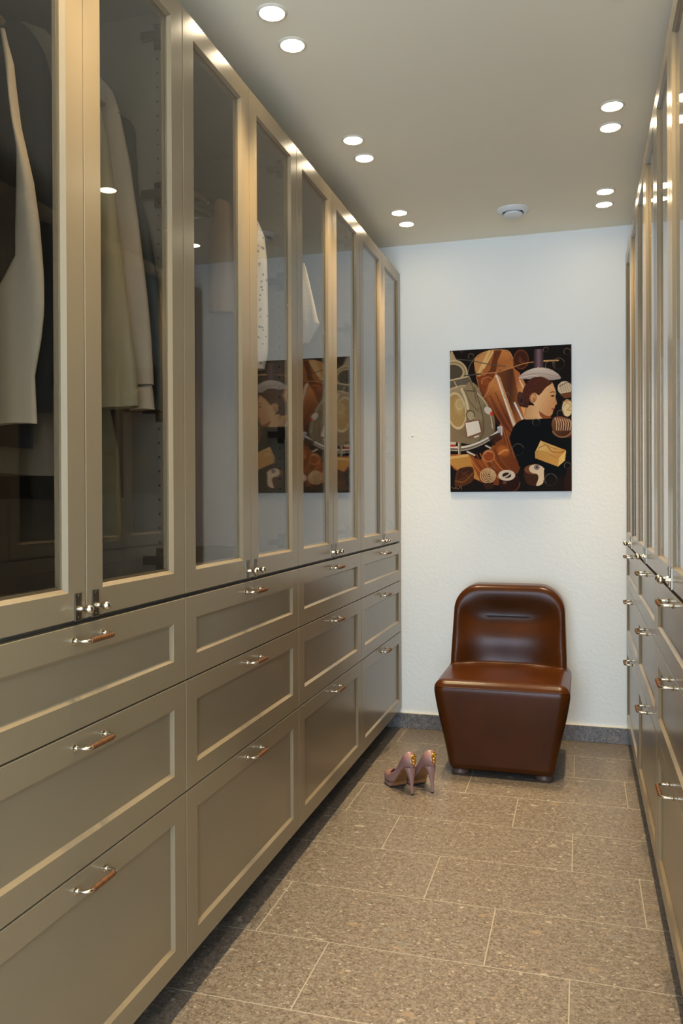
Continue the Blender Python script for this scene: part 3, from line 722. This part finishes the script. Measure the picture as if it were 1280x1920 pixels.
def ring(cx, cy, rx, ry, w, col, a=1., rot=0, a0=None, a1=None):
    c, s = math.cos(rot), math.sin(rot); X = (PX-cx)*c+(PY-cy)*s; Y = -(PX-cx)*s+(PY-cy)*c
    d = np.abs(np.sqrt((X/rx)**2+(Y/ry)**2)-1)*min(rx, ry); m = np.clip((w-d)/2+.5, 0, 1)
    if a0 is not None: th = np.arctan2(Y, X) % (2*PI); m = m*((th-a0) % (2*PI) < (a1-a0))
    blend(m, col, a)
def stroke(P, w, col, a=1., s=True):
    P = smooth_pts(P, 6, False) if s else P; D = np.full(PX.shape, 1e9)
    for p, q in zip(P, P[1:]):
        p = np.array(p, float); q = np.array(q, float); d = q-p; L = (d@d) or 1
        t = np.clip(((PX-p[0])*d[0]+(PY-p[1])*d[1])/L, 0, 1); D = np.minimum(D, np.hypot(PX-p[0]-t*d[0], PY-p[1]-t*d[1]))
    blend(np.clip((w/2-D)/2.5+.5, 0, 1), col, a)
def grad(c0, c1, p0, p1, mid=None):
    c0, c1 = np.array(c0, float), np.array(c1, float); d = np.array(p1, float)-np.array(p0, float); L = d@d
    def f(X, Y):
        t = np.clip(((X-p0[0])*d[0]+(Y-p0[1])*d[1])/L, 0, 1)[..., None]
        if mid is None: return c0*(1-t)+c1*t
        m = np.array(mid, float); return np.where(t < .5, c0*(1-2*t)+m*2*t, m*(2-2*t)+c1*(2*t-1))
    return f
# copper tubes and folded sheets
poly([(300,190),(330,130),(420,90),(520,80),(620,90),(660,160),(672,250),(740,330),(780,420),(800,560),(770,700),(640,850),(560,760),(400,520),(320,330)], grad((150,88,46), (196,132,78), (330,200), (700,500)), s=True)
poly([(300,200),(340,140),(420,95),(480,90),(400,240),(340,330)], (190,140,88), s=True)
stroke([(440,95),(345,290)], 26, (214,178,122)); stroke([(475,100),(390,245)], 20, (232,206,150), .6)
poly([(490,85),(560,82),(520,250),(380,500),(330,400),(450,260)], (104,58,32))
poly([(560,84),(635,110),(630,170),(560,200),(500,290),(520,180)], grad((196,130,74), (150,84,42), (560,90), (560,290)))
poly([(320,330),(500,300),(390,520)], (128,66,34)); ell(400,370,60,50,(150,84,44),.2,.7,.5); stroke([(370,390),(380,350),(430,330),(470,350)], 7, (190,130,86))
poly([(520,270),(680,250),(800,560),(760,740),(680,810),(500,310)], grad((120,72,42), (176,108,62), (520,400), (760,420), (86,52,32)))
poly([(505,300),(540,330),(700,790),(670,820),(480,350)], (205,150,104)); stroke([(508,320),(560,470),(640,700),(690,810)], 17, (222,214,210))
poly([(440,380),(505,330),(660,800),(640,880),(380,540)], grad((196,128,72), (112,60,32), (520,420), (420,620)))
for o in range(5): stroke([(400+o*24,530-o*14),(520+o*24,760-o*10),(640+o*12,960-o*30)], 6, (170,98,54) if o % 2 else (92,46,26))
poly([(660,240),(720,290),(800,500),(760,700),(720,560)], grad((170,100,58), (226,168,110), (680,400), (790,440)))
stroke([(675,570),(745,720)], 16, (226,222,222)); stroke([(722,360),(760,440)], 14, (228,208,190), .8)
stroke([(300,200),(330,135),(420,92),(520,80),(620,92),(660,160)], 6, (206,160,110)); stroke([(320,330),(390,520),(520,260)], 4, (206,160,110))
ell(735,170,68,88,(70,36,22)); ring(735,170,66,86,5,(104,60,36)); 
for k in range(7):
    a = k*PI/6-.2; stroke([(735,200),(735+34*math.cos(a+PI),200-62*abs(math.sin(a+.5)))], 4, (128,82,52), .7)
poly([(540,760),(650,860),(730,1150),(700,1230),(560,1040),(480,930)], grad((150,84,44), (96,50,28), (540,800), (700,1200)))
for o in range(6): stroke([(548+o*16,780+o*18),(600+o*18,960+o*20),(700+o*4,1190-o*8)], 5, (196,120,68) if o % 2 else (70,34,20), .8)
# brown orange sheets below the car
poly([(70,1040),(250,1040),(350,1100),(470,960),(600,950),(700,1120),(720,1180),(690,1230),(520,1330),(420,1320),(340,1290),(110,1180),(70,1140)], grad((160,92,44), (118,62,30), (200,1050), (600,1250)))
poly([(70,1075),(250,1055),(290,1160),(350,1285),(200,1230),(70,1130)], (182,134,72)); poly([(70,1060),(240,1040),(246,1062),(70,1085)], (206,170,110))
for o in range(9): stroke([(250+o*34,1060-o*9),(330+o*30,1180-o*8),(440+o*30,1290-o*8)], 8, ((208,126,62),(96,44,20),(150,80,38))[o % 3], .9)
ell(570,1010,76,60,(186,104,48),.4,.9,.5); stroke([(530,1040),(570,1010),(610,1005)], 18, (226,160,92), .8)
ell(432,1058,54,54,(150,74,34)); ring(432,1058,53,53,4,(196,130,84)); stroke([(395,1040),(425,1015),(460,1025)], 7, (214,160,116))
# car seen from behind
poly([(70,140),(130,165),(190,230),(240,300),(290,400),(330,470),(400,540),(460,640),(490,720),(490,830),(430,900),(300,950),(150,930),(70,900)], grad((176,156,124), (120,102,80), (120,300), (450,800)), s=True)
ell(110,300,120,120,(150,132,100)); ell(100,280,92,70,(84,76,62)); ring(110,300,122,122,7,(196,178,142)); ring(100,285,98,76,6,(186,170,138))
poly([(70,350),(240,318),(285,400),(70,440)], (104,96,84)); stroke([(70,360),(240,325)], 12, (206,188,150)); stroke([(70,440),(180,410),(280,410)], 12, (196,180,146)); stroke([(110,370),(140,430)], 8, (206,188,150))
ell(300,560,88,190,(146,128,100),-.25); stroke([(180,440),(215,520),(240,620)], 26, (210,194,160)); stroke([(200,440),(260,560),(330,640)], 12, (120,104,82))
ell(130,640,86,160,(168,140,92),-.15); ring(130,640,88,162,6,(206,188,148),rot=-.15); ell(150,600,54,100,(192,166,112),-.15,.8,.6)
poly([(70,760),(140,850),(250,900),(350,890),(390,820),(380,700),(330,620),(420,560),(480,700),(480,830),(380,930),(240,950),(110,920),(70,880)], (132,116,92), .85)
stroke([(330,480),(400,560),(450,680),(470,800)], 10, (196,180,150)); stroke([(300,420),(345,560),(380,700),(385,840),(340,920)], 8, (92,78,60)); stroke([(240,330),(290,430),(320,560)], 7, (92,78,60))
ell(160,580,36,46,(190,170,130),0,.5); ring(160,580,36,46,3,(214,200,170),.7)
ell(262,680,38,40,(176,160,130)); ring(262,680,38,40,5,(92,80,62)); stroke([(240,700),(262,722),(300,700)], 6, (214,200,170))
poly([(205,745),(345,722),(372,840),(228,890)], (120,56,40)); poly([(213,752),(338,731),(362,836),(234,880)], (226,218,210))
stroke([(300,885),(340,872)], 12, (222,214,200)); ell(430,640,42,30,(206,196,186),.7); ell(462,668,15,20,(196,70,48),.2)
stroke([(70,985),(200,985),(330,950),(450,890),(540,830)], 44, (110,100,92)); stroke([(70,975),(200,975),(330,938),(450,878),(545,815)], 16, (222,216,206)); stroke([(70,1005),(200,1004),(330,968),(460,900)], 9, (176,168,156))
poly([(512,790),(560,780),(562,870),(536,880),(520,850)], (176,170,172)); stroke([(520,795),(552,790),(554,860)], 7, (226,224,226)); poly([(138,935),(172,930),(170,1045),(146,1045)], (120,108,92)); stroke([(150,935),(150,1040)], 7, (216,208,190))
poly([(70,925),(125,930),(125,950),(70,955)], (190,180,168)); poly([(70,950),(120,950),(120,972),(70,972)], (176,66,40)); stroke([(232,1018),(300,1050)], 16, (206,196,180)); stroke([(405,962),(450,985)], 14, (206,196,180))
poly([(430,880),(540,840),(560,900),(470,960)], (60,36,22), .8)
# aerials
stroke([(130,165),(260,178),(400,205),(595,234)], 8, (84,80,76)); stroke([(210,318),(370,300),(520,285),(650,245),(800,200),(1070,180)], 9, (186,132,82)); stroke([(210,318),(360,300)], 13, (74,70,68)); stroke([(940,184),(1072,180)], 12, (214,168,110)); stroke([(240,290),(260,220),(310,150)], 5, (130,116,96)); stroke([(225,455),(300,460)], 8, (60,54,48))
# lamp
poly([(848,90),(862,75),(925,75),(940,92),(940,245),(850,245)], grad((46,34,40), (60,44,48), (848,100), (940,100), (128,104,116)))
poly([(715,340),(760,290),(840,255),(900,245),(980,255),(1050,290),(1092,335),(1080,352),(1000,362),(900,350),(790,350)], grad((214,200,192), (168,152,148), (880,250), (880,360)), s=True); stroke([(740,325),(900,300),(1085,335)], 4, (150,134,130)); stroke([(715,340),(830,318),(900,330)], 6, (226,214,206))
# woman in profile, black top, hair in a bun
poly([(640,850),(680,770),(760,720),(900,705),(1010,705),(1060,740),(1140,800),(1187,860),(1187,1100),(1100,1250),(760,1180),(700,1100),(650,980),(628,900)], (16,13,13), s=True)
poly([(790,590),(900,600),(905,660),(960,712),(880,722),(750,722),(775,660)], grad((206,158,112), (228,182,136), (770,650), (900,650)))
poly([(820,520),(860,470),(960,400),(1010,380),(1036,430),(1050,480),(1045,520),(1057,578),(1040,598),(1036,625),(1024,640),(1020,668),(1000,692),(970,692),(930,672),(895,645),(860,600)], grad((232,188,140), (206,150,104), (900,500), (1030,560)), s=True)
poly([(895,645),(960,690),(1000,694),(1010,712),(930,716),(905,690)], (150,84,48))
poly([(748,560),(745,480),(765,420),(810,360),(870,330),(940,335),(1000,375),(1010,395),(960,430),(900,500),(870,485),(840,475),(815,510),(800,605),(770,610)], (84,46,32), s=True)
for o in range(6): stroke([(770+o*14,520-o*22),(810+o*18,420-o*12),(900+o*14,362-o*2),(980,388)], 5, (112,66,44) if o % 2 else (58,32,24), .8)
ell(735,545,36,62,(62,38,32),-.2); ell(765,585,30,28,(72,42,34)); ring(735,540,22,40,4,(104,68,56),.7); ell(725,500,24,34,(84,54,46))
ell(845,525,32,46,(214,164,118),.1); ring(845,522,26,38,4,(170,112,74)); ell(850,535,10,18,(176,116,78))
stroke([(998,478),(1020,470),(1040,474)], 6, (84,48,34)); ell(1020,508,16,7,(48,30,26),.1); stroke([(1000,512),(1036,502)], 4, (60,36,28)); ell(1022,628,14,8,(176,74,58)); stroke([(1036,560),(1040,590)], 5, (190,128,90)); stroke([(1005,560),(1020,600)], 14, (236,150,110), .35)
# chocolates
ell(1128,435,64,62,(206,188,164)); poly([(1080,490),(1187,470),(1187,520),(1130,532)], (110,72,44)); 
for o in range(5): stroke([(1085+o*20,400),(1100+o*22,470)], 3, (110,84,64)); stroke([(1080,420),(1150,385),(1187,400)], 4, (96,72,54))
ell(1150,620,46,78,(214,196,160)); stroke([(1120,600),(1150,570),(1180,600),(1150,640),(1187,640)], 9, (190,150,84)); stroke([(1110,560),(1187,550)], 8, (150,104,56))
poly([(1010,780),(1030,710),(1100,700),(1187,740),(1187,880),(1120,892),(1040,860)], grad((128,84,58), (70,42,26), (1060,720), (1120,880)), s=True)
for o in range(7): stroke([(1040+o*21,710+o*3),(1055+o*21,760),(1052+o*20,825)], 6, (216,190,156))
ring(1105,800,92,88,7,(160,120,86),.8,0,.2,2.8)
poly([(910,920),(1138,1010),(1128,1105),(1066,1160),(860,1080),(858,1030)], (196,148,82)); poly([(910,920),(1138,1010),(1075,1080),(870,1010)], grad((226,190,124), (190,140,76), (900,930), (1080,1070))); poly([(1138,1010),(1128,1105),(1066,1160),(1075,1080)], (222,184,116))
stroke([(890,990),(960,960),(1010,1020),(1080,1030),(1120,1020)], 6, (120,84,46)); stroke([(880,1010),(960,1030),(1060,1085)], 5, (150,108,60)); stroke([(930,940),(1000,980),(1060,1000)], 4, (130,92,50))
poly([(762,1180),(820,1140),(890,1140),(940,1180),(936,1290),(880,1335),(800,1325),(765,1270)], (70,42,26), s=True); ell(850,1185,88,46,(120,76,44)); poly([(820,1150),(880,1140),(935,1170),(940,1200),(930,1310),(870,1335),(890,1270),(880,1230),(830,1215),(805,1185)], (222,198,172), s=True); ell(876,1165,24,22,(40,32,36)); ring(876,1165,14,13,4,(150,140,150))
ell(625,1300,98,98,(52,26,16)); ell(600,1238,62,40,(60,34,24)); ring(600,1238,60,38,12,(222,204,186)); ell(580,1305,28,22,(150,110,86),0,.8,.9); stroke([(555,1262),(600,1245),(640,1215)], 12, (214,196,178)); ring(625,1300,96,96,4,(150,90,50),.7,0,0,1.6)
ell(425,1240,74,72,(150,104,66)); 
for k in range(5): ring(425+k*3,1240-k*3,70-k*14,64-k*13,4.5,(222,184,140)); ring(425+k*3,1240-k*3,63-k*14,58-k*13,3,(84,50,30))
poly([(380,1310),(480,1300),(470,1360),(400,1365)], (62,36,22))
poly([(145,1180),(260,1155),(292,1190),(280,1290),(180,1335),(115,1330),(112,1280)], (84,50,28), s=True); poly([(150,1185),(260,1158),(285,1200),(130,1280)], (64,38,24)); stroke([(115,1285),(200,1295),(285,1215)], 5, (150,104,60)); stroke([(175,1240),(240,1195)], 5, (112,72,42)); stroke([(170,1200),(245,1250)], 4, (112,72,42))
stroke([(85,1345),(110,1360),(120,1342),(140,1362),(170,1335),(176,1366)], 4, (150,116,84)); poly([(1150,1180),(1187,1160),(1187,1387),(1130,1387),(1120,1300)], (48,26,14))
for cx, cy, r_ in ((270,140,26),(1075,210,52),(1000,230,44),(1150,100,30),(960,80,22),(870,750,32),(705,1000,52),(600,500,26),(1090,670,30),(1000,1280,54),(1150,1150,28),(470,1190,30),(185,90,14)):
    ring(cx, cy, r_, r_, 3, (150,136,122), .55, 0, 2.4, 6.0); ring(cx, cy, r_, r_, 2.4, (120,100,84), .4)
rngc = np.random.RandomState(3); IMG[:] = np.clip(IMG*(1+rngc.normal(0, .025, IMG.shape[:2]))[..., None], 0, 255)
IMG[:] = 255*(np.clip((IMG-16)*1.05, 0, 255)/255)**.94*np.array([1.02, .97, .90])
lin = 1.05*np.where(IMG/255 <= .04045, IMG/255/12.92, ((IMG/255+.055)/1.055)**2.4)
M_PRINT, nt, p = new_mat('painted_canvas'); at = N(nt, 'ShaderNodeAttribute'); at.attribute_name = 'paint'
nt.links.new(at.outputs['Color'], p.inputs['Base Color']); p.inputs['Roughness'].default_value = .65; p.inputs['Specular IOR Level'].default_value = .12
CW, CH, CT = .598, .722, .010
pic = empty('painting', (-.339, YW, 1.589), label='painting of a silver car, copper sheets, chocolates and a dark-haired woman on the far wall', cat='painting')
me = bpy.data.meshes.new('painted_surface')
gx = (uu-.5)*(CW-.001); gz = (.5-vv_)*(CH-.001)
V = np.stack([gx, np.full_like(gx, -CT-.0006), gz], -1).reshape(-1, 3)
I = np.arange(GW*GH).reshape(GH, GW); Fq = np.stack([I[1:, :-1], I[1:, 1:], I[:-1, 1:], I[:-1, :-1]], -1).reshape(-1, 4)
me.from_pydata(V.tolist(), [], Fq.tolist()); ca = me.color_attributes.new('paint', 'FLOAT_COLOR', 'POINT')
ca.data.foreach_set('color', np.concatenate([lin.reshape(-1, 3), np.ones((GW*GH, 1))], 1).ravel()); me.materials.append(M_PRINT)
link_mesh('painted_surface', me, None, pic)
MB().box((-CW/2, -CT, -CH/2), (CW/2, -.001, CH/2)).obj('stretched_canvas', mat('canvas_edge', (.03, .024, .02), .7), pic)
